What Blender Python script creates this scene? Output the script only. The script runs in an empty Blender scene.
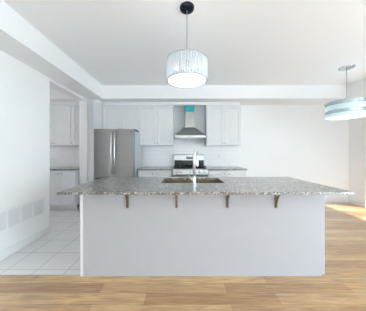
import bpy, bmesh, math, random
from mathutils import Vector, Matrix

S = bpy.context.scene
COL = S.collection
random.seed(4)
PI = math.pi

# ------------------------------------------------------------------ camera
cam_data = bpy.data.cameras.new('camera')
cam = bpy.data.objects.new('camera', cam_data)
COL.objects.link(cam)
cam.location = (0, 0, 1.265)
cam.rotation_euler = (PI / 2, 0, 0)
cam_data.sensor_width = 36.0
cam_data.lens = 36.0 * 181.0 / 366.0
cam_data.shift_x = 2.0 / 366.0
cam_data.shift_y = -3.0 / 366.0
cam_data.clip_start = 0.02
S.camera = cam

# ------------------------------------------------------------------ world, sun, exposure
w = bpy.data.worlds.new('sky')
S.world = w
w.use_nodes = True
bg = w.node_tree.nodes['Background']
bg.inputs['Color'].default_value = (0.81, 0.915, 1.0, 1)
bg.inputs['Strength'].default_value = 6.0

sun_data = bpy.data.lights.new('sun', 'SUN')
sun_data.energy = 125.0
sun_data.angle = 0.009
sun_data.color = (0.93, 0.96, 1.0)
sun = bpy.data.objects.new('sun', sun_data)
COL.objects.link(sun)
sun.location = (8, -2, 8)
sun.rotation_euler = Vector((-0.97, 0.42, -2.05)).to_track_quat('-Z', 'Y').to_euler()


XP_ = -4.3


def portal(name, loc, rot, sx, sy):
    d = bpy.data.lights.new(name, 'AREA')
    d.shape = 'RECTANGLE'
    d.size, d.size_y = sx, sy
    d.cycles.is_portal = True
    o = bpy.data.objects.new(name, d)
    COL.objects.link(o)
    o.location = loc
    o.rotation_euler = rot
    return o


portal('rear_daylight', (0.6, -2.95, 1.5), (PI / 2, 0, 0), 1.2, 1.2)
portal('patio_daylight', (4.42, 3.35, 1.04), (PI / 2, 0, PI / 2), 1.6, 2.05)
portal('added_pantry_portal', (XP_ - 0.21, 3.0, 1.72), (PI / 2, 0, -PI / 2), 1.0, 1.05)  # sampling portal for the added pantry window
portal('dining_daylight', (4.42, -0.7, 1.275), (PI / 2, 0, PI / 2), 3.4, 2.15)

S.view_settings.view_transform = 'Standard'
S.view_settings.look = 'None'
S.view_settings.gamma = 1.0
S.view_settings.use_curve_mapping = False
S.view_settings.exposure = 1.13
S.cycles.max_bounces = 14
S.cycles.diffuse_bounces = 8
S.cycles.glossy_bounces = 5
S.cycles.transmission_bounces = 10
S.cycles.transparent_max_bounces = 12
S.cycles.sample_clamp_indirect = 8.0


# ------------------------------------------------------------------ materials
def lin(r, g, b):
    f = lambda c: (c / 255 / 12.92) if c / 255 <= 0.04045 else ((c / 255 + 0.055) / 1.055) ** 2.4
    return (f(r), f(g), f(b), 1.0)


def new_mat(name):
    m = bpy.data.materials.new(name)
    m.use_nodes = True
    nt = m.node_tree
    return m, nt, nt.nodes['Principled BSDF']


def paint(name, col, rough=0.5, var=0.02, metal=0.0, scale=6.0, bump=0.0, spec=0.5, stretch=None):
    """plain coloured surface with a slight procedural variation"""
    m, nt, p = new_mat(name)
    n, l = nt.nodes, nt.links
    tc = n.new('ShaderNodeTexCoord')
    mp = n.new('ShaderNodeMapping')
    if stretch:
        mp.inputs['Scale'].default_value = stretch
    no = n.new('ShaderNodeTexNoise')
    no.inputs['Scale'].default_value = scale
    no.inputs['Detail'].default_value = 4
    l.new(tc.outputs['Object'], mp.inputs['Vector'])
    l.new(mp.outputs[0], no.inputs['Vector'])
    rp = n.new('ShaderNodeValToRGB')
    a = [max(0, c * (1 - var)) for c in col[:3]] + [1]
    b = [min(1, c * (1 + var)) for c in col[:3]] + [1]
    rp.color_ramp.elements[0].color = a
    rp.color_ramp.elements[1].color = b
    rp.color_ramp.elements[0].position = 0.3
    rp.color_ramp.elements[1].position = 0.7
    l.new(no.outputs['Fac'], rp.inputs['Fac'])
    l.new(rp.outputs['Color'], p.inputs['Base Color'])
    p.inputs['Roughness'].default_value = rough
    p.inputs['Metallic'].default_value = metal
    p.inputs['Specular IOR Level'].default_value = spec
    if bump:
        bp = n.new('ShaderNodeBump')
        bp.inputs['Strength'].default_value = bump
        bp.inputs['Distance'].default_value = 0.002
        l.new(no.outputs['Fac'], bp.inputs['Height'])
        l.new(bp.outputs[0], p.inputs['Normal'])
    return m


M = {}
M['wall'] = paint('wall_paint', (0.85, 0.86, 0.87), 0.65, 0.008, scale=3, spec=0.2)
M['ceil'] = paint('ceiling_paint', (0.90, 0.915, 0.935), 0.8, 0.008, scale=40, bump=0.05, spec=0.1)
M['trim'] = paint('trim_paint', (0.83, 0.84, 0.85), 0.4, 0.006)
M['cab'] = paint('cabinet_paint', (0.70, 0.705, 0.715), 0.35, 0.01)
M['cab_inside'] = paint('cabinet_inside', (0.6, 0.6, 0.6), 0.6, 0.02)
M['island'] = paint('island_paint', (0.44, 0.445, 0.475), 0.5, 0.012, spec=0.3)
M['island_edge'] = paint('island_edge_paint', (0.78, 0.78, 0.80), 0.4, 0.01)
M['steel'] = paint('brushed_steel', (0.29, 0.285, 0.28), 0.30, 0.06, 1.0, 3.0, stretch=(1, 1, 60))
M['steel_side'] = paint('fridge_side', (0.58, 0.63, 0.68), 0.45, 0.02, 0.2)
M['steel_hood'] = paint('hood_steel', (0.42, 0.42, 0.42), 0.3, 0.05, 1.0, 3.0, stretch=(60, 1, 1))
M['chrome'] = paint('chrome', (0.82, 0.82, 0.83), 0.10, 0.01, 1.0)
M['satin'] = paint('satin_chrome', (0.88, 0.88, 0.88), 0.38, 0.01, 0.9)
M['nickel'] = paint('brushed_nickel', (0.66, 0.65, 0.63), 0.28, 0.02, 1.0)
M['handle'] = paint('handle_steel', (0.52, 0.52, 0.53), 0.22, 0.02, 1.0)
M['knob'] = paint('satin_knob', (0.34, 0.33, 0.32), 0.35, 0.02, 1.0)
M['bronze'] = paint('bracket_bronze', (0.24, 0.19, 0.135), 0.38, 0.15, 0.7, 30)
M['sink'] = paint('sink_steel', (0.33, 0.25, 0.17), 0.42, 0.12, 0.9, 9)
M['black'] = paint('black_enamel', (0.012, 0.013, 0.018), 0.25, 0.1)
M['iron'] = paint('cast_iron', (0.010, 0.011, 0.016), 0.6, 0.2, scale=60)
M['dark'] = paint('dark_gasket', (0.03, 0.03, 0.032), 0.6, 0.1)
M['mirror_black'] = paint('black_chrome', (0.006, 0.008, 0.018), 0.05, 0.02, 0.0, spec=0.35)
M['display'] = paint('display_glass', (0.03, 0.06, 0.07), 0.15, 0.1)
M['teal'] = paint('teal_film', lin(10, 160, 168), 0.4, 0.12, scale=30, bump=0.3)
M['plastic'] = paint('white_plastic', (0.80, 0.80, 0.80), 0.4, 0.01)
M['grille'] = paint('grille_paint', (0.73, 0.74, 0.77), 0.5, 0.01)
M['cord'] = paint('steel_cord', (0.35, 0.36, 0.37), 0.4, 0.02, 0.5)
M['silver'] = paint('silver_rim', (0.62, 0.66, 0.69), 0.25, 0.03, 0.9)
M['band'] = paint('smoked_band', (0.52, 0.62, 0.68), 0.12, 0.06, 0.6, scale=20)


def glass_pane(name='window_glass', tint=(0.96, 0.98, 0.98, 1)):
    m, nt, p = new_mat(name)
    n, l = nt.nodes, nt.links
    t = n.new('ShaderNodeBsdfTransparent')
    t.inputs['Color'].default_value = tint
    g = n.new('ShaderNodeBsdfGlossy')
    g.inputs['Roughness'].default_value = 0.02
    mx = n.new('ShaderNodeMixShader')
    mx.inputs[0].default_value = 0.06
    l.new(t.outputs[0], mx.inputs[1])
    l.new(g.outputs[0], mx.inputs[2])
    l.new(mx.outputs[0], n['Material Output'].inputs['Surface'])
    return m


def translucent(name, col, gloss=0.15, clear=0.25):
    m, nt, p = new_mat(name)
    n, l = nt.nodes, nt.links
    d = n.new('ShaderNodeBsdfDiffuse')
    d.inputs['Color'].default_value = col
    t = n.new('ShaderNodeBsdfTranslucent')
    t.inputs['Color'].default_value = col
    a = n.new('ShaderNodeMixShader')
    a.inputs[0].default_value = 0.6
    l.new(d.outputs[0], a.inputs[1])
    l.new(t.outputs[0], a.inputs[2])
    tr = n.new('ShaderNodeBsdfTransparent')
    tr.inputs['Color'].default_value = (0.95, 0.98, 1, 1)
    b = n.new('ShaderNodeMixShader')
    b.inputs[0].default_value = clear
    l.new(a.outputs[0], b.inputs[1])
    l.new(tr.outputs[0], b.inputs[2])
    g = n.new('ShaderNodeBsdfGlossy')
    g.inputs['Roughness'].default_value = 0.12
    c = n.new('ShaderNodeMixShader')
    c.inputs[0].default_value = gloss
    l.new(b.outputs[0], c.inputs[1])
    l.new(g.outputs[0], c.inputs[2])
    l.new(c.outputs[0], n['Material Output'].inputs['Surface'])
    return m


def emitter(name, col, strength):
    m, nt, p = new_mat(name)
    p.inputs['Base Color'].default_value = (0.9, 0.9, 0.9, 1)
    p.inputs['Emission Color'].default_value = col
    p.inputs['Emission Strength'].default_value = strength
    return m


M['glass'] = glass_pane()
M['warm_glass'] = glass_pane('warm_glass', (0.74, 0.68, 0.64, 1))  # warm tint added to neutralise and dim the daylight entering the pantry
M['tinted'] = glass_pane('dimming_glass', (0.22, 0.23, 0.24, 1))  # dark tint added to cut the skylight through the patio door
M['crystal'] = translucent('crystal_strand', (0.86, 0.90, 0.93, 1), 0.22, 0.30)
M['frost'] = translucent('frosted_band', (0.82, 0.94, 0.95, 1), 0.12, 0.1)
M['diffuser'] = emitter('lamp_diffuser', (0.97, 0.985, 1.0, 1), 0.55)
M['bulb'] = emitter('lamp_bulb', (0.97, 0.985, 1.0, 1), 3.5)


def wood_floor():
    m, nt, p = new_mat('oak_planks')
    n, l = nt.nodes, nt.links
    tc = n.new('ShaderNodeTexCoord')
    br = n.new('ShaderNodeTexBrick')
    br.offset = 0.37
    br.offset_frequency = 2
    br.inputs['Scale'].default_value = 1.0
    br.inputs['Brick Width'].default_value = 1.15
    br.inputs['Row Height'].default_value = 0.122
    br.inputs['Mortar Size'].default_value = 0.0012
    br.inputs['Mortar Smooth'].default_value = 0.3
    br.inputs['Bias'].default_value = 0.0
    br.inputs['Color1'].default_value = lin(211, 174, 118)
    br.inputs['Color2'].default_value = lin(172, 127, 72)
    br.inputs['Mortar'].default_value = lin(140, 102, 64)
    mpb = n.new('ShaderNodeMapping')
    mpb.inputs['Location'].default_value = (0.31, -1.872 + 0.122 * 16, 0)
    l.new(tc.outputs['Object'], mpb.inputs['Vector'])
    l.new(mpb.outputs[0], br.inputs['Vector'])
    mp = n.new('ShaderNodeMapping')
    mp.inputs['Scale'].default_value = (1.3, 16, 1)
    l.new(tc.outputs['Object'], mp.inputs['Vector'])
    no = n.new('ShaderNodeTexNoise')
    no.inputs['Scale'].default_value = 2.2
    no.inputs['Detail'].default_value = 7
    no.inputs['Distortion'].default_value = 1.2
    l.new(mp.outputs[0], no.inputs['Vector'])
    rp = n.new('ShaderNodeValToRGB')
    rp.color_ramp.elements[0].position = 0.32
    rp.color_ramp.elements[0].color = (0.62, 0.55, 0.47, 1)
    rp.color_ramp.elements[1].position = 0.62
    rp.color_ramp.elements[1].color = (1.06, 1.05, 1.03, 1)
    l.new(no.outputs['Fac'], rp.inputs['Fac'])
    mx = n.new('ShaderNodeMix')
    mx.data_type = 'RGBA'
    mx.blend_type = 'MULTIPLY'
    mx.inputs['Factor'].default_value = 0.95
    l.new(br.outputs['Color'], mx.inputs['A'])
    l.new(rp.outputs['Color'], mx.inputs['B'])
    l.new(mx.outputs['Result'], p.inputs['Base Color'])
    p.inputs['Roughness'].default_value = 0.36
    p.inputs['Specular IOR Level'].default_value = 0.5
    p.inputs['Coat Weight'].default_value = 1.0
    p.inputs['Coat Roughness'].default_value = 0.22
    p.inputs['Coat IOR'].default_value = 2.0
    bp = n.new('ShaderNodeBump')
    bp.inputs['Strength'].default_value = 0.15
    bp.inputs['Distance'].default_value = 0.001
    l.new(no.outputs['Fac'], bp.inputs['Height'])
    l.new(bp.outputs[0], p.inputs['Normal'])
    return m


def tile_floor(name, size, loc, c1, c2, grout, rough=0.25, mort=0.005, h=None, offset=0.0):
    m, nt, p = new_mat(name)
    n, l = nt.nodes, nt.links
    tc = n.new('ShaderNodeTexCoord')
    mp = n.new('ShaderNodeMapping')
    mp.inputs['Location'].default_value = loc
    l.new(tc.outputs['Object'], mp.inputs['Vector'])
    br = n.new('ShaderNodeTexBrick')
    br.offset = offset
    br.inputs['Scale'].default_value = 1.0
    br.inputs['Brick Width'].default_value = size
    br.inputs['Row Height'].default_value = h or size
    br.inputs['Mortar Size'].default_value = mort
    br.inputs['Mortar Smooth'].default_value = 0.2
    br.inputs['Color1'].default_value = c1
    br.inputs['Color2'].default_value = c2
    br.inputs['Mortar'].default_value = grout
    l.new(mp.outputs[0], br.inputs['Vector'])
    l.new(br.outputs['Color'], p.inputs['Base Color'])
    p.inputs['Roughness'].default_value = rough
    return m, mp


def granite():
    m, nt, p = new_mat('speckled_granite')
    n, l = nt.nodes, nt.links
    tc = n.new('ShaderNodeTexCoord')
    v = n.new('ShaderNodeTexVoronoi')
    v.inputs['Scale'].default_value = 80
    l.new(tc.outputs['Object'], v.inputs['Vector'])
    rp = n.new('ShaderNodeValToRGB')
    cr = rp.color_ramp
    cr.interpolation = 'CONSTANT'
    cr.elements[0].position = 0.0
    cr.elements[0].color = (0.03, 0.028, 0.026, 1)
    cr.elements[1].position = 0.14
    cr.elements[1].color = (0.13, 0.11, 0.09, 1)
    for pos, c in ((0.32, (0.16, 0.15, 0.14)), (0.58, (0.30, 0.295, 0.29)), (0.88, (0.60, 0.595, 0.59))):
        e = cr.elements.new(pos)
        e.color = (*c, 1)
    sep = n.new('ShaderNodeSeparateColor')
    l.new(v.outputs['Color'], sep.inputs[0])
    l.new(sep.outputs[0], rp.inputs['Fac'])
    no = n.new('ShaderNodeTexNoise')
    no.inputs['Scale'].default_value = 9
    no.inputs['Detail'].default_value = 6
    l.new(tc.outputs['Object'], no.inputs['Vector'])
    r2 = n.new('ShaderNodeValToRGB')
    r2.color_ramp.elements[0].position = 0.35
    r2.color_ramp.elements[0].color = (0.78, 0.77, 0.76, 1)
    r2.color_ramp.elements[1].position = 0.65
    r2.color_ramp.elements[1].color = (1.05, 1.05, 1.06, 1)
    l.new(no.outputs['Fac'], r2.inputs['Fac'])
    mx = n.new('ShaderNodeMix')
    mx.data_type = 'RGBA'
    mx.blend_type = 'MULTIPLY'
    mx.inputs['Factor'].default_value = 1.0
    l.new(rp.outputs['Color'], mx.inputs['A'])
    l.new(r2.outputs['Color'], mx.inputs['B'])
    l.new(mx.outputs['Result'], p.inputs['Base Color'])
    p.inputs['Roughness'].default_value = 0.28
    p.inputs['Specular IOR Level'].default_value = 1.0
    p.inputs['Coat Weight'].default_value = 0.7
    p.inputs['Coat Roughness'].default_value = 0.25
    p.inputs['Coat IOR'].default_value = 1.6
    return m


M['wood'] = wood_floor()
M['tile'], _ = tile_floor('white_floor_tile', 0.33, (1.22 + 0.33 * 12, -2.285 + 0.33 * 12, 0),
                          (0.76, 0.755, 0.765, 1), (0.73, 0.725, 0.735, 1), (0.50, 0.49, 0.48, 1))
M['splash'], _mp = tile_floor('backsplash_tile', 0.20, (0.0, -0.91 + 1.0, 0),
                              (0.90, 0.905, 0.915, 1), (0.88, 0.885, 0.895, 1), (0.78, 0.79, 0.80, 1), 0.25, 0.003, 0.10, 0.5)
_mp.inputs['Rotation'].default_value = (-PI / 2, 0, 0)
_mp.inputs['Location'].default_value = (4, 4, 4)
M['granite'] = granite()


# ------------------------------------------------------------------ mesh helpers
class MB:
    def __init__(self):
        self.bm = bmesh.new()

    def box(self, x0, x1, y0, y1, z0, z1, bev=0.0):
        r = bmesh.ops.create_cube(self.bm, size=1.0)
        vs = r['verts']
        for v in vs:
            v.co = Vector(((x0 + x1) / 2 + v.co.x * (x1 - x0), (y0 + y1) / 2 + v.co.y * (y1 - y0), (z0 + z1) / 2 + v.co.z * (z1 - z0)))
        if bev:
            es = list({e for v in vs for e in v.link_edges})
            bmesh.ops.bevel(self.bm, geom=es, offset=bev, segments=2, profile=0.5, affect='EDGES')
        return self

    def cyl(self, p0, p1, r0, r1=None, n=24, caps=True):
        p0, p1 = Vector(p0), Vector(p1)
        r1 = r0 if r1 is None else r1
        d = p1 - p0
        q = d.to_track_quat('Z', 'Y')
        rings = []
        for p, r in ((p0, r0), (p1, r1)):
            rings.append([self.bm.verts.new(p + q @ Vector((r * math.cos(2 * PI * k / n), r * math.sin(2 * PI * k / n), 0))) for k in range(n)])
        for k in range(n):
            self.bm.faces.new((rings[0][k], rings[0][(k + 1) % n], rings[1][(k + 1) % n], rings[1][k]))
        if caps:
            self.bm.faces.new(rings[0][::-1])
            self.bm.faces.new(rings[1])
        return self

    def tube(self, pts, r, n=12, radii=None):
        pts = [Vector(p) for p in pts]
        rings = []
        for i, p in enumerate(pts):
            d = (pts[min(i + 1, len(pts) - 1)] - pts[max(i - 1, 0)]).normalized()
            q = d.to_track_quat('Z', 'Y')
            rr = radii[i] if radii else r
            ring = [self.bm.verts.new(p + q @ Vector((rr * math.cos(2 * PI * k / n), rr * math.sin(2 * PI * k / n), 0))) for k in range(n)]
            if rings:   # align with previous ring to avoid twist
                best = min(range(n), key=lambda s: sum((ring[(k + s) % n].co - rings[-1][k].co).length for k in range(n)))
                ring = ring[best:] + ring[:best]
            rings.append(ring)
        for a, b in zip(rings, rings[1:]):
            for k in range(n):
                self.bm.faces.new((a[k], a[(k + 1) % n], b[(k + 1) % n], b[k]))
        self.bm.faces.new(rings[0][::-1])
        self.bm.faces.new(rings[-1])
        return self

    def lathe(self, prof, n=64, c=(0, 0, 0), closed=False, ripple=0.0, nr=0):
        """prof: list of (radius, z)"""
        rings = []
        for r, z in prof:
            ring = []
            for k in range(n):
                a = 2 * PI * k / n
                rr = r + (ripple * math.cos(nr * a) if ripple else 0)
                ring.append(self.bm.verts.new((c[0] + rr * math.cos(a), c[1] + rr * math.sin(a), c[2] + z)))
            rings.append(ring)
        pairs = list(zip(rings, rings[1:]))
        if closed:
            pairs.append((rings[-1], rings[0]))
        for a, b in pairs:
            for k in range(n):
                self.bm.faces.new((a[k], a[(k + 1) % n], b[(k + 1) % n], b[k]))
        if not closed:
            if prof[0][0] > 1e-6:
                self.bm.faces.new(rings[0][::-1])
            if prof[-1][0] > 1e-6:
                self.bm.faces.new(rings[-1])
        return self

    def prism(self, poly, axis, a, b):
        """poly in the two remaining axes, extruded along axis from a to b"""
        def P(u, v, t):
            return {'x': (t, u, v), 'y': (u, t, v), 'z': (u, v, t)}[axis]
        r0 = [self.bm.verts.new(P(u, v, a)) for u, v in poly]
        r1 = [self.bm.verts.new(P(u, v, b)) for u, v in poly]
        n = len(poly)
        for k in range(n):
            self.bm.faces.new((r0[k], r0[(k + 1) % n], r1[(k + 1) % n], r1[k]))
        self.bm.faces.new(r0[::-1])
        self.bm.faces.new(r1)
        return self

    def build(self, name, mat, parent=None, smooth=False, origin=None):
        bm = self.bm
        bmesh.ops.remove_doubles(bm, verts=bm.verts, dist=1e-6)
        bmesh.ops.recalc_face_normals(bm, faces=bm.faces)
        me = bpy.data.meshes.new(name)
        if origin is not None:
            bmesh.ops.translate(bm, verts=bm.verts, vec=-Vector(origin))
        elif parent is not None:
            bmesh.ops.translate(bm, verts=bm.verts, vec=-world_loc(parent))
        bm.to_mesh(me)
        bm.free()
        if smooth:
            for f in me.polygons:
                f.use_smooth = True
            if smooth is not True:
                me.set_sharp_from_angle(angle=math.radians(smooth))
        me.materials.append(mat)
        o = bpy.data.objects.new(name, me)
        COL.objects.link(o)
        if origin is not None:
            o.location = origin
        if parent is not None:
            o.parent = parent
        return o


def world_loc(o):
    v = Vector(o.location)
    while o.parent:
        o = o.parent
        v += Vector(o.location)
    return v


def tag(o, label, cat, group=None):
    o['label'] = label
    o['category'] = cat
    if group:
        o['group'] = group
    return o


def thing(name, label, cat, loc, group=None):
    o = bpy.data.objects.new(name, None)
    o.empty_display_size = 0.1
    COL.objects.link(o)
    o.location = loc
    return tag(o, label, cat, group)


def struct(name, mb, mat, parent=None, label=None):
    o = mb.build(name, mat, parent)
    o['kind'] = 'structure'
    if label:
        o['label'] = label
    return o


def door_mb(x0, x1, z0, z1, yf, th=0.019, rail=0.058, rec=0.007):
    """shaker panel whose face looks towards -Y at yf"""
    b = MB()
    bm = b.bm
    def ring(ix, y):
        return [bm.verts.new(c) for c in ((x0 + ix, y, z0 + ix), (x1 - ix, y, z0 + ix), (x1 - ix, y, z1 - ix), (x0 + ix, y, z1 - ix))]
    rail = min(rail, (x1 - x0) * 0.3, (z1 - z0) * 0.3)
    seq = [ring(0, yf + th), ring(0, yf + 0.002), ring(0.002, yf), ring(rail, yf), ring(rail + 0.004, yf + rec)]
    for a, c in zip(seq, seq[1:]):
        for k in range(4):
            bm.faces.new((a[k], a[(k + 1) % 4], c[(k + 1) % 4], c[k]))
    bm.faces.new(seq[0][::-1])
    bm.faces.new(seq[-1])
    return b


def knob(parent, x, z, yf):
    b = MB()
    b.cyl((x, yf, z), (x, yf - 0.014, z), 0.006, n=10)
    b.cyl((x, yf - 0.014, z), (x, yf - 0.020, z), 0.011, 0.014, n=14)
    b.cyl((x, yf - 0.020, z), (x, yf - 0.027, z), 0.014, 0.009, n=14)
    return b.build('knob', M['knob'], parent, 40)


# ------------------------------------------------------------------ the setting
XL, XR, YB, YR, ZC = -2.12, 4.25, 4.58, -2.75, 2.765     # inner faces of the room, ceiling
ZS = 2.47                                                 # underside of the bulkheads
YT = 1.872                                                # where tile meets wood
OP0, OP1, OPZ = 2.92, 4.08, 2.42                          # opening in the left wall
XP = -4.3                                                 # far side of the pantry
TH = 0.17
WX0, WX1 = 0.0, 1.2                                      # unseen window, sized for its light, behind the photographer

b = MB()
b.box(XL - 0.0, XR, YR, YT, -0.1, 0.0)
b.box(1.40, XR, YT, YB, -0.1, 0.0)
struct('floor', b, M['wood'])
b = MB()
b.box(XL, 1.40, YT, YB, -0.1, 0.0)
b.box(XP, XL, YT, YB, -0.1, 0.0)
struct('floor_tile', b, M['tile'])

struct('ceiling', MB().box(XP - 0.2, XR + TH, YR - TH, YB + TH, ZC, ZC + 0.12), M['ceil'])

b = MB()
b.box(XL - TH, XL, YR - TH, OP0, -0.1, ZC)
b.box(XL - TH, XL, OP1, YB, -0.1, ZC)
b.box(XL - TH, XL, OP0, OP1, OPZ, ZC)
struct('wall_left', b, M['wall'])
struct('wall_stub', MB().box(XL, -1.875, 4.15, YB, 0, ZS), M['wall'])
struct('wall_back', MB().box(XP - 0.2, XR + TH, YB, YB + TH, -0.1, ZC), M['wall'])
b = MB()
b.box(XR, XR + TH, YR - TH, -2.4, -0.1, ZC)
b.box(XR, XR + TH, -2.4, 1.0, -0.1, 0.2)
b.box(XR, XR + TH, -2.4, 1.0, 2.35, ZC)
b.box(XR, XR + TH, 1.0, 2.55, -0.1, ZC)
b.box(XR, XR + TH, 2.55, 4.15, 2.07, ZC)
b.box(XR, XR + TH, 4.15, YB, -0.1, ZC)
struct('wall_right', b, M['wall'])
b = MB()
b.box(XL - TH, WX0, YR - TH, YR, -0.1, ZC)
b.box(WX1, XR, YR - TH, YR, -0.1, ZC)
b.box(WX0, WX1, YR - TH, YR, 2.1, ZC)
b.box(WX0, WX1, YR - TH, YR, -0.1, 0.9)
struct('wall_rear', b, M['wall'])
b = MB()
b.box(XP - 0.2, XP, YT - 0.2, 2.5, -0.1, ZC)
b.box(XP - 0.2, XP, 3.5, YB, -0.1, ZC)
b.box(XP - 0.2, XP, 2.5, 3.5, -0.1, 1.2)
b.box(XP - 0.2, XP, 2.5, 3.5, 2.25, ZC)
b.box(XP, XL - TH, YT - 0.2, YT, -0.1, ZC)
struct('wall_pantry', b, M['wall'])

# bulkheads dropped from the ceiling: left, back and right
struct('ceiling_bulkhead', MB().box(XL, -1.757, YR, 4.04, ZS, ZC), M['wall'])
struct('ceiling_bulkhead', MB().box(XL, XR, 4.04, YB, ZS, ZC), M['wall'])
struct('ceiling_bulkhead', MB().box(3.71, XR, YR, 4.04, ZS, ZC), M['wall'])
struct('ceiling_bulkhead', MB().box(XP, XL - TH, 4.04, YB, ZS, ZC), M['wall'])

struct('sun_blocker', MB().box(XR + TH, XR + TH + 1.0, YR - 0.6, 1.2, 2.55, 2.63), M['trim'])  # unseen slab added to keep the sun out of the dining window

# baseboards
def baseboard(name, x0, x1, y0, y1):
    struct(name, MB().box(x0, x1, y0, y1, 0.0, 0.10, 0.003), M['trim'])

baseboard('baseboard_left', XL, XL + 0.014, YR, OP0)
baseboard('baseboard_back', 1.44, XR, YB - 0.014, YB)
baseboard('baseboard_right', XR - 0.014, XR, 4.235, YB - 0.014)
baseboard('baseboard_right', XR - 0.014, XR, YR, 2.465)

# glazed patio door in the right wall and unseen windows sized for their light
def frame_box(b, x0, x1, ya, yb, za, zb, wdt, sill=True):
    b.box(x0, x1, ya, ya + wdt, za, zb)
    b.box(x0, x1, yb - wdt, yb, za, zb)
    b.box(x0, x1, ya + wdt, yb - wdt, zb - wdt, zb)
    if sill:
        b.box(x0, x1, ya + wdt, yb - wdt, za, za + wdt)

b = MB()
frame_box(b, XR + 0.05, XR + 0.13, 2.55, 4.15, 0.0, 2.07, 0.05)
b.box(XR + 0.05, XR + 0.13, 3.46, 3.52, 0.05, 2.02)
d1 = struct('door_1', b, M['trim'])
struct('pane', MB().box(XR + 0.085, XR + 0.091, 2.60, 4.10, 0.05, 2.02), M['tinted'], d1)
struct('door_handle', MB().box(XR + 0.03, XR + 0.05, 3.47, 3.50, 0.9, 1.15, 0.004), M['nickel'], d1)
b = MB()
b.box(XR - 0.018, XR, 4.15, 4.232, 0, 2.15)
b.box(XR - 0.018, XR, 2.468, 2.55, 0, 2.15)
b.box(XR - 0.018, XR, 2.55, 4.15, 2.07, 2.15)
struct('trim_1', b, M['trim'])

b = MB()
frame_box(b, XR + 0.05, XR + 0.13, -2.4, 1.0, 0.2, 2.35, 0.05)
b.box(XR + 0.05, XR + 0.13, -0.73, -0.67, 0.25, 2.30)
w1 = struct('unseen_window_1', b, M['trim'])  # unseen dining window, sized to light the left wall
struct('pane', MB().box(XR + 0.085, XR + 0.091, -2.35, 0.95, 0.25, 2.30), M['glass'], w1)

b = MB()
for x in (WX0, (WX0 + WX1) / 2 - 0.03, WX1 - 0.06):
    b.box(x, x + 0.06, YR - 0.13, YR - 0.05, 0.9, 2.1)
b.box(WX0, WX1, YR - 0.13, YR - 0.05, 2.04, 2.1)
b.box(WX0, WX1, YR - 0.13, YR - 0.05, 0.9, 0.96)
w2 = struct('unseen_window_2', b, M['trim'])  # unseen rear window, sized for the frontal light it gives
struct('pane', MB().box(WX0 + 0.06, WX1 - 0.06, YR - 0.095, YR - 0.089, 0.96, 2.04), M['glass'], w2)

b = MB()
frame_box(b, XP - 0.13, XP - 0.05, 2.5, 3.5, 1.2, 2.25, 0.05)
w3 = struct('added_window_3', b, M['trim'])  # unseen window added to brighten the pantry
struct('pane', MB().box(XP - 0.095, XP - 0.089, 2.55, 3.45, 1.25, 2.20), M['warm_glass'], w3)

# backsplash and the trim over the cabinets
YU = 4.25      # faces of the wall cabinets
ZU0, ZU1 = 1.43, 2.385
struct('wall_backsplash', MB().box(-0.96, 1.43, YB - 0.008, YB, 0.91, ZU0 + 0.02), M['splash'])
struct('wall_backsplash', MB().box(XP, XL - TH, YB - 0.008, YB, 0.91, ZU0), M['splash'])

def crown(name, x0, x1, ends=True):
    b = MB()
    b.prism([(YU + 0.10, ZU1 + 0.016), (YU + 0.06, ZU1 + 0.016), (YU + 0.06, ZS), (YU + 0.10, ZS)], 'x', x0, x1)
    struct(name, b, M['trim'])

crown('trim_2', -1.85, 1.413)
crown('trim_3', XP, XL - TH)

# ------------------------------------------------------------------ kitchen island
PY = 1.847
isl = thing('kitchen_island', 'long pale grey kitchen island base under the granite top', 'kitchen island', (0.22, PY, 0))
IX0, IX1 = -1.03, 1.469
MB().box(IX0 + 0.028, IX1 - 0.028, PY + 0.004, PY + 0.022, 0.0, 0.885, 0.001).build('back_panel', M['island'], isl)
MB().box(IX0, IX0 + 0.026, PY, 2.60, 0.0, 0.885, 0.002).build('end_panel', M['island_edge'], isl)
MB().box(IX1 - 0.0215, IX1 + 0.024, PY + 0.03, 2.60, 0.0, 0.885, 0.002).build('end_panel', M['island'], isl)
MB().box(IX0 + 0.026, IX1 - 0.026, 2.53, 2.545, 0.0, 0.10).build('kickboard', M['cab'], isl)
MB().box(IX0 + 0.026, IX1 - 0.026, PY + 0.022, 2.58, 0.10, 0.118).build('cabinet_bottom', M['cab_inside'], isl)
nd = 5
wd = (IX1 - IX0 - 0.052) / nd
for k in range(nd):
    xa = IX0 + 0.026 + k * wd
    bb = door_mb(xa + 0.002, xa + wd - 0.002, 0.105, 0.875, 0)
    for v in bb.bm.verts:
        v.co.y = 2.60 - v.co.y
    dd = bb.build('door', M['cab'], isl)
    kb = MB()
    kx = xa + (0.04 if k % 2 else wd - 0.04)
    kb.cyl((kx, 2.60, 0.80), (kx, 2.622, 0.80), 0.006, 0.012, n=12)
    kb.build('knob', M['knob'], dd, 40)

# granite top with the sink cut out
CX0, CX1, CY0, CY1, CZ0, CZ1 = -1.112, 1.554, 1.616, 2.635, 0.888, 0.91
SX0, SX1, SY0, SY1 = -0.229, 0.512, 2.107, 2.52


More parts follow.
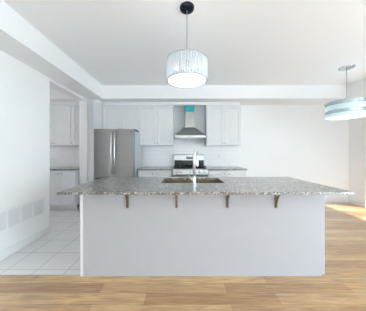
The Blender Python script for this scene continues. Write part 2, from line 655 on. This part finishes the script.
def slab_with_hole(o, h, z0, z1):
    b = MB()
    bm = b.bm
    xs = (o[0], h[0], h[1], o[1])
    ys = (o[2], h[2], h[3], o[3])
    top = [[bm.verts.new((x, y, z1)) for x in xs] for y in ys]
    bot = [[bm.verts.new((x, y, z0)) for x in xs] for y in ys]
    for j in range(3):
        for i in range(3):
            if i == 1 and j == 1:
                continue
            bm.faces.new((top[j][i], top[j][i + 1], top[j + 1][i + 1], top[j + 1][i]))
            bm.faces.new((bot[j][i], bot[j + 1][i], bot[j + 1][i + 1], bot[j][i + 1]))
    for k in range(3):
        bm.faces.new((top[0][k], bot[0][k], bot[0][k + 1], top[0][k + 1]))
        bm.faces.new((top[3][k], top[3][k + 1], bot[3][k + 1], bot[3][k]))
        bm.faces.new((top[k][0], top[k + 1][0], bot[k + 1][0], bot[k][0]))
        bm.faces.new((top[k][3], bot[k][3], bot[k + 1][3], top[k + 1][3]))
    for (a, c) in (((1, 1), (1, 2)), ((1, 2), (2, 2)), ((2, 2), (2, 1)), ((2, 1), (1, 1))):
        bm.faces.new((top[a[0]][a[1]], top[c[0]][c[1]], bot[c[0]][c[1]], bot[a[0]][a[1]]))
    return b

tag(slab_with_hole((CX0, CX1, CY0, CY1), (SX0, SX1, SY0, SY1), CZ0, CZ1).build('granite_countertop', M['granite'], origin=(0.22, 2.1, CZ0)),
    'long speckled grey granite slab overhanging the island', 'countertop')

# sink
sk = thing('kitchen_sink', 'undermount stainless sink sunk into the island top', 'sink', ((SX0 + SX1) / 2, (SY0 + SY1) / 2, 0.68))
b = MB()
t = 0.006
zb, zt = 0.68, CZ0 - 0.001
b.box(SX0 - t, SX0, SY0 - t, SY1 + t, zb, zt)
b.box(SX1, SX1 + t, SY0 - t, SY1 + t, zb, zt)
b.box(SX0, SX1, SY0 - t, SY0, zb, zt)
b.box(SX0, SX1, SY1, SY1 + t, zb, zt)
b.box(SX0, SX1, SY0, SY1, zb, zb + t)
b.build('basin', M['sink'], sk)
b = MB()
b.lathe([(0.0, 0.0), (0.045, 0.0), (0.045, 0.004), (0.03, 0.006), (0.0, 0.003)], 24, (0.14, 2.32, zb + t))
b.build('drain', M['chrome'], sk, 40)

# faucet
fx, fy = 0.148, 2.02
fc = thing('kitchen_faucet', 'tall chrome gooseneck faucet standing before the sink', 'faucet', (fx, fy, CZ1))
MB().lathe([(0.027, 0), (0.027, 0.006), (0.021, 0.012), (0.019, 0.08), (0.0155, 0.09)], 24, (fx, fy, CZ1)).build('base', M['chrome'], fc, 40)
pts, R = [(fx, fy, CZ1 + 0.085), (fx, fy, CZ1 + 0.29)], 0.085
ux, uy = 0.26, 0.965
for k in range(1, 13):
    a = PI * k / 12
    d = R * (1 - math.cos(a))
    pts.append((fx + ux * d, fy + uy * d, CZ1 + 0.29 + R * math.sin(a)))
pts.append((fx + ux * 2 * R, fy + uy * 2 * R, CZ1 + 0.27))
MB().tube(pts, 0.0155, 14).build('neck', M['satin'], fc, True)
sx, sy = fx + ux * 2 * R, fy + uy * 2 * R
MB().cyl((sx, sy, CZ1 + 0.275), (sx, sy, CZ1 + 0.20), 0.0165, 0.02, 18).cyl((sx, sy, CZ1 + 0.20), (sx, sy, CZ1 + 0.185), 0.02, 0.017, 18).build('spray_head', M['nickel'], fc, 40)
MB().cyl((fx, fy, CZ1 + 0.05), (fx - 0.032, fy, CZ1 + 0.055), 0.012, 0.011, 14).tube([(fx - 0.03, fy, CZ1 + 0.055), (fx - 0.045, fy + 0.01, CZ1 + 0.075), (fx - 0.06, fy + 0.03, CZ1 + 0.095)], 0.007, 10).build('lever', M['nickel'], fc, 40)

# brackets under the overhang
names = ['leftmost bronze bracket under the island overhang',
         'bronze bracket under the overhang, second from the left end',
         'bronze bracket under the overhang, right of the faucet',
         'rightmost bronze bracket under the island overhang']
for i, bx in enumerate((-0.545, -0.045, 0.475, 0.97)):
    z1 = CZ0 - 0.0005
    t_ = thing('support_bracket', names[i], 'bracket', (bx, PY + 0.004, z1), 'island overhang brackets')
    y = PY + 0.0035
    MB().box(bx - 0.013, bx + 0.013, y - 0.007, y, z1 - 0.19, z1 - 0.007, 0.001).build('wall_plate', M['bronze'], t_)
    MB().box(bx - 0.013, bx + 0.013, y - 0.17, y, z1 - 0.007, z1, 0.001).build('arm', M['bronze'], t_)
    br = []
    for k in range(9):
        a = (PI / 2) * k / 8
        br.append((bx, y - 0.010 - 0.135 * (1 - math.cos(a)), z1 - 0.175 + 0.164 * math.sin(a)))
    MB().tube(br, 0.009, 8).build('brace', M['bronze'], t_, True)

# ------------------------------------------------------------------ back run of cabinets
def wall_cabinet(label, x0, x1, z0, z1, doors, ydepth=None, group=None, knobs='low'):
    c = thing('wall_cabinet', label, 'cabinet', ((x0 + x1) / 2, YB, z0), group)
    MB().box(x0, x1, YU + 0.021, YB - 0.0085, z0, z1, 0.001).build('body', M['cab'], c)
    for (a, e, side) in doors:
        d = door_mb(a + 0.0016, e - 0.0016, z0 + 0.001, z1 - 0.022, YU)
        d = d.build('door', M['cab'], c)
        kx = e - 0.03 if side == 'r' else a + 0.03
        knob(d, kx, z0 + 0.055, YU)
    return c


g = 'white wall cabinets'
wall_cabinet('wide short white wall cabinet above the fridge', -1.85, -0.988, 1.775, ZU1, [(-1.85, -1.419, 'r'), (-1.419, -0.988, 'l')], group=g)
wall_cabinet('tall two-door white wall cabinet between fridge and range hood', -0.986, -0.178, ZU0, ZU1, [(-0.986, -0.582, 'r'), (-0.582, -0.178, 'l')], group=g)
wall_cabinet('tall two-door white wall cabinet right of the range hood', 0.599, 1.413, ZU0, ZU1, [(0.599, 1.006, 'r'), (1.006, 1.413, 'l')], group=g)
wall_cabinet('white wall cabinet in the pantry beyond the left opening', -3.40, -2.592, ZU0, ZU1, [(-3.40, -2.996, 'r'), (-2.996, -2.592, 'l')], group=g)
wall_cabinet('narrow white pantry wall cabinet nearest the opening jamb', -2.59, XL - TH - 0.002, ZU0, ZU1, [(-2.59, XL - TH - 0.004, 'l')], group=g)

YF = 3.93      # faces of the base cabinets


def base_cabinet(label, x0, x1, splits, drawers=True):
    c = thing('base_cabinet', label, 'cabinet', ((x0 + x1) / 2, YB, 0), 'white base cabinets')
    MB().box(x0, x1, YF + 0.021, YB - 0.001, 0.10, 0.878, 0.001).build('body', M['cab'], c)
    MB().box(x0, x1, YF + 0.075, YF + 0.09, 0.0, 0.10).build('kickboard', M['cab'], c)
    for (a, e, side) in splits:
        dz = 0.70 if drawers else 0.872
        d = door_mb(a + 0.0016, e - 0.0016, 0.105, dz, YF).build('door', M['cab'], c)
        knob(d, e - 0.035 if side == 'r' else a + 0.035, dz - 0.06, YF)
        if drawers:
            d = door_mb(a + 0.0016, e - 0.0016, 0.705, 0.874, YF, rail=0.04).build('drawer', M['cab'], c)
            knob(d, (e - 0.05) if side == 'r' else a + 0.05, 0.80, YF)
    return c


base_cabinet('white base cabinet between the fridge and the range', -0.935, -0.196, [(-0.935, -0.566, 'r'), (-0.566, -0.196, 'l')])
base_cabinet('white base cabinet right of the range', 0.596, 1.413, [(0.596, 1.0, 'r'), (1.0, 1.413, 'l')])
base_cabinet('white base cabinet standing in the pantry beyond the opening', -3.42, -2.305, [(-3.42, -3.05, 'r'), (-3.05, -2.62, 'r'), (-2.62, -2.305, 'l')], drawers=False)


def counter(label, x0, x1):
    tag(MB().box(x0, x1, YF - 0.025, YB - 0.0085, 0.88, 0.91, 0.002).build('granite_countertop', M['granite'], origin=((x0 + x1) / 2, YB, 0.88)), label, 'countertop')


counter('short grey granite counter between the fridge and the range', -0.945, -0.190)
counter('short grey granite counter right of the range', 0.590, 1.435)
counter('grey granite counter in the pantry beyond the opening', -3.44, XL - TH - 0.003)

# ------------------------------------------------------------------ refrigerator
tag(MB().box(-1.8735, -1.8515, 3.85, YB - 0.001, 0, ZU1, 0.001).build('cabinet_panel', M['cab'], origin=(-1.862, 4.2, 0)),
    'tall white cabinet end panel standing left of the fridge', 'panel')
FX0, FX1, FY, FZ = -1.785, -0.961, 3.70, 1.745
fr = thing('refrigerator', 'stainless french-door refrigerator in the back left corner', 'refrigerator', ((FX0 + FX1) / 2, 4.1, 0))
MB().box(FX0 + 0.005, FX1 - 0.004, FY + 0.085, 4.46, 0.03, FZ - 0.02, 0.006).build('body', M['steel_side'], fr)
MB().box(FX0 + 0.006, FX1 - 0.003, FY + 0.071, FY + 0.0845, 0.06, FZ - 0.03).build('gasket', M['dark'], fr)
xm = (FX0 + FX1) / 2


def steel_door(x0, x1, z0, z1, name):
    """front gently bowed outwards in plan"""
    n = 8
    poly = [(x1, FY + 0.07), (x0, FY + 0.07)]
    for k in range(n + 1):
        f = k / n
        poly.append((x0 + (x1 - x0) * f, FY + 0.008 - 0.008 * (1 - (2 * f - 1) ** 4)))
    return MB().prism(poly, 'z', z0, z1).build(name, M['steel'], fr, 35)


for (a, e, side) in ((FX0, xm - 0.003, 1), (xm + 0.003, FX1, -1)):
    d = steel_door(a, e, 0.735, FZ, 'door')
    hx = xm - 0.035 * side
    pts = [(hx, FY + 0.004, 1.69), (hx, FY - 0.03, 1.675)]
    for k in range(11):
        f = k / 10
        pts.append((hx, FY - 0.045 - 0.022 * math.sin(PI * f), 1.66 - f * 0.80))
    pts += [(hx, FY - 0.03, 0.845), (hx, FY + 0.004, 0.83)]
    MB().tube(pts, 0.0125, 12).build('handle', M['handle'], d, True)
    if side == -1:
        MB().box(FX1 - 0.075, FX1 - 0.05, FY + 0.002, FY + 0.006, 1.665, 1.70, 0.001).build('badge', M['dark'], d)
d = steel_door(FX0, FX1, 0.08, 0.715, 'freezer_drawer')
MB().tube([(FX0 + 0.09, FY + 0.004, 0.64), (FX0 + 0.09, FY - 0.05, 0.645), (xm, FY - 0.06, 0.645), (FX1 - 0.09, FY - 0.05, 0.645), (FX1 - 0.09, FY + 0.004, 0.64)], 0.0125, 12).build('handle', M['handle'], d, True)
for hx in (FX0 + 0.05, FX1 - 0.05):
    MB().box(hx - 0.046, hx + 0.052, FY + 0.0855, FY + 0.42, FZ - 0.019, FZ + 0.012, 0.004).build('hinge_cover', M['dark'], fr)
for fx_ in (FX0 + 0.06, FX1 - 0.06):
    for fy_ in (FY + 0.13, 4.40):
        MB().cyl((fx_, fy_, 0), (fx_, fy_, 0.031), 0.02).build('foot', M['dark'], fr)

# ------------------------------------------------------------------ range
RX0, RX1, RY = -0.182, 0.582, 3.88
RXc = (RX0 + RX1) / 2
rg = thing('gas_range', 'stainless gas range with black cooktop under the hood', 'range', (RXc, 4.2, 0))
MB().box(RX0, RX1, RY + 0.03, 4.55, 0.03, 0.895, 0.004).build('body', M['black'], rg)
MB().box(RX0 - 0.002, RX1 + 0.002, RY + 0.0, 4.47, 0.8955, 0.915, 0.005).build('cooktop', M['steel_hood'], rg)
bgd = MB().prism([(4.47, 0.916), (4.55, 0.916), (4.55, 1.215), (4.50, 1.215), (4.485, 1.20)], 'x', RX0 + 0.005, RX1 - 0.005).build('backguard', M['steel_hood'], rg)
MB().box(RXc - 0.07, RXc + 0.14, 4.474, 4.481, 1.10, 1.165, 0.001).build('display', M['display'], bgd)
MB().box(RX0 + 0.02, RX1 - 0.02, 4.464, 4.4695, 0.93, 1.075, 0.001).build('vent_strip', M['black'], bgd)
MB().box(RX0 + 0.02, RX1 - 0.02, RY + 0.03, 4.455, 0.9155, 0.922, 0.002).build('burner_tray', M['black'], rg)
for gi in range(3):
    x0 = RX0 + 0.03 + gi * 0.236
    x1 = x0 + 0.23
    b = MB()
    z0, z1 = 0.945, 0.962
    y0, y1 = RY + 0.05, 4.44
    for xx in (x0, x1 - 0.014):
        b.box(xx, xx + 0.014, y0, y1, z0, z1)
    for yy in (y0, (y0 + y1) / 2 - 0.007, y1 - 0.014):
        b.box(x0, x1, yy, yy + 0.014, z0, z1)
    b.box((x0 + x1) / 2 - 0.006, (x0 + x1) / 2 + 0.006, y0, y1, z0, z1 + 0.003)
    for yy in ((y0 * 3 + y1) / 4, (y0 + 3 * y1) / 4):
        b.box(x0, x1, yy - 0.006, yy + 0.006, z0, z1 + 0.003)
    for xx in (x0, x1 - 0.014):
        for yy in (y0, y1 - 0.014):
            b.box(xx, xx + 0.014, yy, yy + 0.014, 0.922, z0)
    b.build('grate', M['iron'], rg)
    for yy in ((y0 * 3 + y1) / 4, (y0 + 3 * y1) / 4):
        MB().lathe([(0.045, 0), (0.045, 0.010), (0.032, 0.012), (0.032, 0.018), (0.0, 0.020)], 20, ((x0 + x1) / 2, yy, 0.922)).build('burner', M['iron'], rg, 40)
cp = MB().prism([(RY + 0.03, 0.895), (RY - 0.005, 0.895), (RY - 0.02, 0.80), (RY + 0.03, 0.80)], 'x', RX0, RX1).build('control_panel', M['steel_hood'], rg)
for k, kx in enumerate((0.09, 0.185, 0.382, 0.578, 0.673)):
    x = RX0 + kx
    MB().cyl((x, RY - 0.010, 0.85), (x, RY - 0.042, 0.846), 0.021, 0.018, 18).build('knob', M['nickel'], cp, 40)
od = MB().box(RX0 + 0.002, RX1 - 0.002, RY - 0.005, RY + 0.028, 0.20, 0.795, 0.004).build('oven_door', M['steel'], rg)
MB().box(RX0 + 0.11, RX1 - 0.11, RY - 0.008, RY - 0.004, 0.30, 0.62, 0.001).build('oven_window', M['black'], od)
b = MB()
b.cyl((RX0 + 0.03, RY - 0.055, 0.745), (RX1 - 0.03, RY - 0.055, 0.745), 0.013, n=16)
for x in (RX0 + 0.06, RX1 - 0.06):
    b.cyl((x, RY - 0.055, 0.745), (x, RY - 0.004, 0.745), 0.009, n=12)
b.build('handle', M['nickel'], od, 40)
MB().box(RX0 + 0.002, RX1 - 0.002, RY + 0.0, RY + 0.028, 0.05, 0.195, 0.004).build('drawer', M['steel'], rg)
for x in (RX0 + 0.05, RX1 - 0.05):
    for y in (RY + 0.08, 4.5):
        MB().cyl((x, y, 0), (x, y, 0.031), 0.018).build('foot', M['dark'], rg)

# ------------------------------------------------------------------ range hood
HX = 0.205
hd = thing('range_hood', 'stainless chimney range hood on the wall above the range', 'range hood', (HX, YB, 1.60))
hy1 = YB - 0.001
b = MB()
b.box(HX - 0.355, HX + 0.355, 4.06, hy1, 1.600, 1.655, 0.003)
b.build('rim', M['steel_hood'], hd)
b = MB()
bm = b.bm
lo = [bm.verts.new(c) for c in ((HX - 0.35, 4.065, 1.656), (HX + 0.35, 4.065, 1.656), (HX + 0.35, hy1, 1.656), (HX - 0.35, hy1, 1.656))]
hi = [bm.verts.new(c) for c in ((HX - 0.135, 4.29, 1.86), (HX + 0.135, 4.29, 1.86), (HX + 0.135, hy1, 1.86), (HX - 0.135, hy1, 1.86))]
for k in range(4):
    bm.faces.new((lo[k], lo[(k + 1) % 4], hi[(k + 1) % 4], hi[k]))
bm.faces.new(lo[::-1])
bm.faces.new(hi)
b.build('canopy', M['steel_hood'], hd)
MB().box(HX - 0.105, HX + 0.105, 4.31, hy1, 1.861, 2.384, 0.002).build('chimney', M['steel_hood'], hd)
f = MB().box(HX - 0.108, HX + 0.108, 4.306, hy1, 2.235, 2.38, 0.002).build('protective_film', M['teal'], hd)
f['label'] = 'teal protective film round the chimney'
MB().box(HX - 0.33, HX + 0.33, 4.09, hy1 - 0.04, 1.592, 1.5995, 0.002).build('filter', M['nickel'], hd)
for k in range(3):
    MB().cyl((HX - 0.05 + 0.05 * k, 4.062, 1.628), (HX - 0.05 + 0.05 * k, 4.054, 1.628), 0.008, n=12).build('button', M['dark'], hd, 40)

# outlet on the backsplash
ox, oz = 0.96, 1.175
ot = thing('wall_outlet', 'small white outlet plate on the backsplash right of the range', 'outlet', (ox, YB - 0.008, oz))
MB().box(ox - 0.036, ox + 0.036, YB - 0.0145, YB - 0.0082, oz - 0.058, oz + 0.058, 0.002).build('cover_plate', M['plastic'], ot)
for dz in (-0.024, 0.024):
    MB().box(ox - 0.017, ox + 0.017, YB - 0.0165, YB - 0.0146, oz + dz - 0.014, oz + dz + 0.014, 0.001).build('socket', M['grille'], ot)

# ------------------------------------------------------------------ return air grille in the left wall
vg = thing('return_air_grille', 'long white return air grille low in the left wall', 'vent', (XL, 2.38, 0.34))
b = MB()
ya, yb, za, zb_ = 1.985, 2.79, 0.325, 0.575
ys = [ya + 0.02 + k * 0.193 for k in range(5)]
xg = XL + 0.001
b.box(xg, xg + 0.012, ya, yb, za, za + 0.022)
b.box(xg, xg + 0.012, ya, yb, zb_ - 0.022, zb_)
for k, y in enumerate(ys):
    b.box(xg, xg + 0.012, y - 0.011, y + 0.011, za + 0.022, zb_ - 0.022)
b.box(xg, xg + 0.012, ya, ya + 0.01, za + 0.022, zb_ - 0.022)
b.box(xg, xg + 0.012, yb - 0.01, yb, za + 0.022, zb_ - 0.022)
b.build('frame', M['trim'], vg)
for k in range(4):
    b = MB()
    y0, y1 = ys[k] + 0.0115, ys[k + 1] - 0.0115
    b.box(xg, xg + 0.002, y0, y1, za + 0.0225, zb_ - 0.0225)
    n = 9
    for j in range(n):
        z = za + 0.028 + j * (zb_ - za - 0.056) / (n - 1)
        b.prism([(xg + 0.002, z - 0.004), (xg + 0.006, z - 0.005), (xg + 0.006, z - 0.001), (xg + 0.002, z + 0.004)], 'y', y0, y1)
    b.build('louver_panel', M['grille'], vg)

# ------------------------------------------------------------------ drum pendant over the island
LX, LY, LR, LZ0, LZ1 = 0.062, 1.87, 0.208, 2.0, 2.215
pl = thing('pendant_lamp', 'lit crystal drum pendant lamp hanging over the island', 'pendant lamp', (LX, LY, ZC))
MB().lathe([(0.0, -0.03), (0.05, -0.03), (0.070, -0.022), (0.076, -0.006), (0.076, -0.0005)], 48, (LX, LY, ZC)).build('canopy', M['mirror_black'], pl, 40)
MB().cyl((LX, LY, ZC - 0.03), (LX, LY, LZ1 - 0.02), 0.0045, n=10).build('cord', M['cord'], pl, True)
MB().lathe([(LR - 0.006, 0), (LR + 0.003, 0), (LR + 0.003, 0.014), (LR - 0.006, 0.014)], 72, (LX, LY, LZ1 - 0.014), closed=True).build('top_rim', M['silver'], pl, 40)
MB().lathe([(LR - 0.006, 0), (LR + 0.003, 0), (LR + 0.003, 0.007), (LR - 0.006, 0.007)], 72, (LX, LY, LZ0), closed=True).build('bottom_rim', M['silver'], pl, 40)
ns = 56
b = MB()
for k in range(ns):
    a = 2 * PI * k / ns
    x, y = LX + (LR - 0.004) * math.cos(a), LY + (LR - 0.004) * math.sin(a)
    rr = 0.0095 if k % 2 else 0.0075
    b.cyl((x, y, LZ0 + 0.007), (x, y, LZ1 - 0.014), rr, n=8, caps=False)
sh = b.build('crystal_curtain', M['crystal'], pl, True)
sh['kind'] = 'stuff'
MB().lathe([(0.0, 0), (LR - 0.012, 0), (LR - 0.012, 0.004), (0.0, 0.004)], 64, (LX, LY, LZ0 + 0.004)).build('diffuser', M['diffuser'], pl, 40)
b = MB()
for k in range(3):
    a = 2 * PI * k / 3 + 0.3
    b.cyl((LX, LY, LZ1 - 0.012), (LX + (LR - 0.008) * math.cos(a), LY + (LR - 0.008) * math.sin(a), LZ1 - 0.008), 0.004, n=8)
b.cyl((LX, LY, LZ1 - 0.002), (LX, LY, LZ1 - 0.05), 0.02, n=16)
b.build('spider', M['silver'], pl, 40)
for k in range(4):
    a = 2 * PI * k / 4 + 0.6
    cx_, cy_ = LX + 0.13 * math.cos(a), LY + 0.13 * math.sin(a)
    MB().lathe([(0.0, -0.02), (0.014, -0.014), (0.02, 0.0), (0.014, 0.014), (0.0, 0.02)], 16, (cx_, cy_, LZ0 + 0.10)).build('bulb', M['bulb'], pl, True)

# ------------------------------------------------------------------ wide pendant over the dining area
QX, QY, QR, Q0, Q1 = 2.92, 3.19, 0.30, 1.881, 2.155
pq = thing('pendant_lamp', 'wide banded glass drum pendant at the right edge of the room', 'pendant lamp', (QX, QY, ZC))
MB().lathe([(0.0, -0.022), (0.09, -0.022), (0.112, -0.014), (0.118, -0.004), (0.118, -0.0005)], 48, (QX, QY, ZC)).build('canopy', M['silver'], pq, 40)
MB().cyl((QX, QY, ZC - 0.022), (QX, QY, Q1 - 0.03), 0.005, n=10).build('cord', M['cord'], pq, True)
zs = [Q0, Q0 + 0.062, Q0 + 0.118, Q0 + 0.205, Q0 + 0.258, Q1]
for (a, e, nm, mt, dr) in ((zs[0], zs[1], 'glass_band', 'frost', 0), (zs[1], zs[2], 'smoked_band', 'band', 0.004), (zs[2], zs[3], 'glass_band', 'frost', 0),
                           (zs[3], zs[4], 'smoked_band', 'band', 0.004), (zs[4], zs[5], 'top_rim', 'silver', 0.006)):
    MB().lathe([(QR - 0.006, 0), (QR + dr, 0), (QR + dr, e - a), (QR - 0.006, e - a)], 72, (QX, QY, a), closed=True).build(nm, M[mt], pq, 40)
MB().lathe([(0.0, 0), (QR - 0.008, 0), (QR - 0.008, 0.004), (0.0, 0.004)], 64, (QX, QY, Q0 + 0.012)).build('diffuser', M['diffuser'], pq, 40)
b = MB()
for k in range(3):
    a = 2 * PI * k / 3 + 0.3
    b.cyl((QX, QY, Q1 - 0.012), (QX + (QR - 0.008) * math.cos(a), QY + (QR - 0.008) * math.sin(a), Q1 - 0.01), 0.004, n=8)
b.cyl((QX, QY, Q1 - 0.002), (QX, QY, Q1 - 0.05), 0.022, n=16)
b.build('spider', M['silver'], pq, 40)
for k in range(3):
    a = 2 * PI * k / 3 + 0.9
    MB().lathe([(0.0, -0.025), (0.018, -0.018), (0.025, 0.0), (0.018, 0.018), (0.0, 0.025)], 16, (QX + 0.15 * math.cos(a), QY + 0.15 * math.sin(a), Q0 + 0.14)).build('bulb', M['bulb'], pq, True)
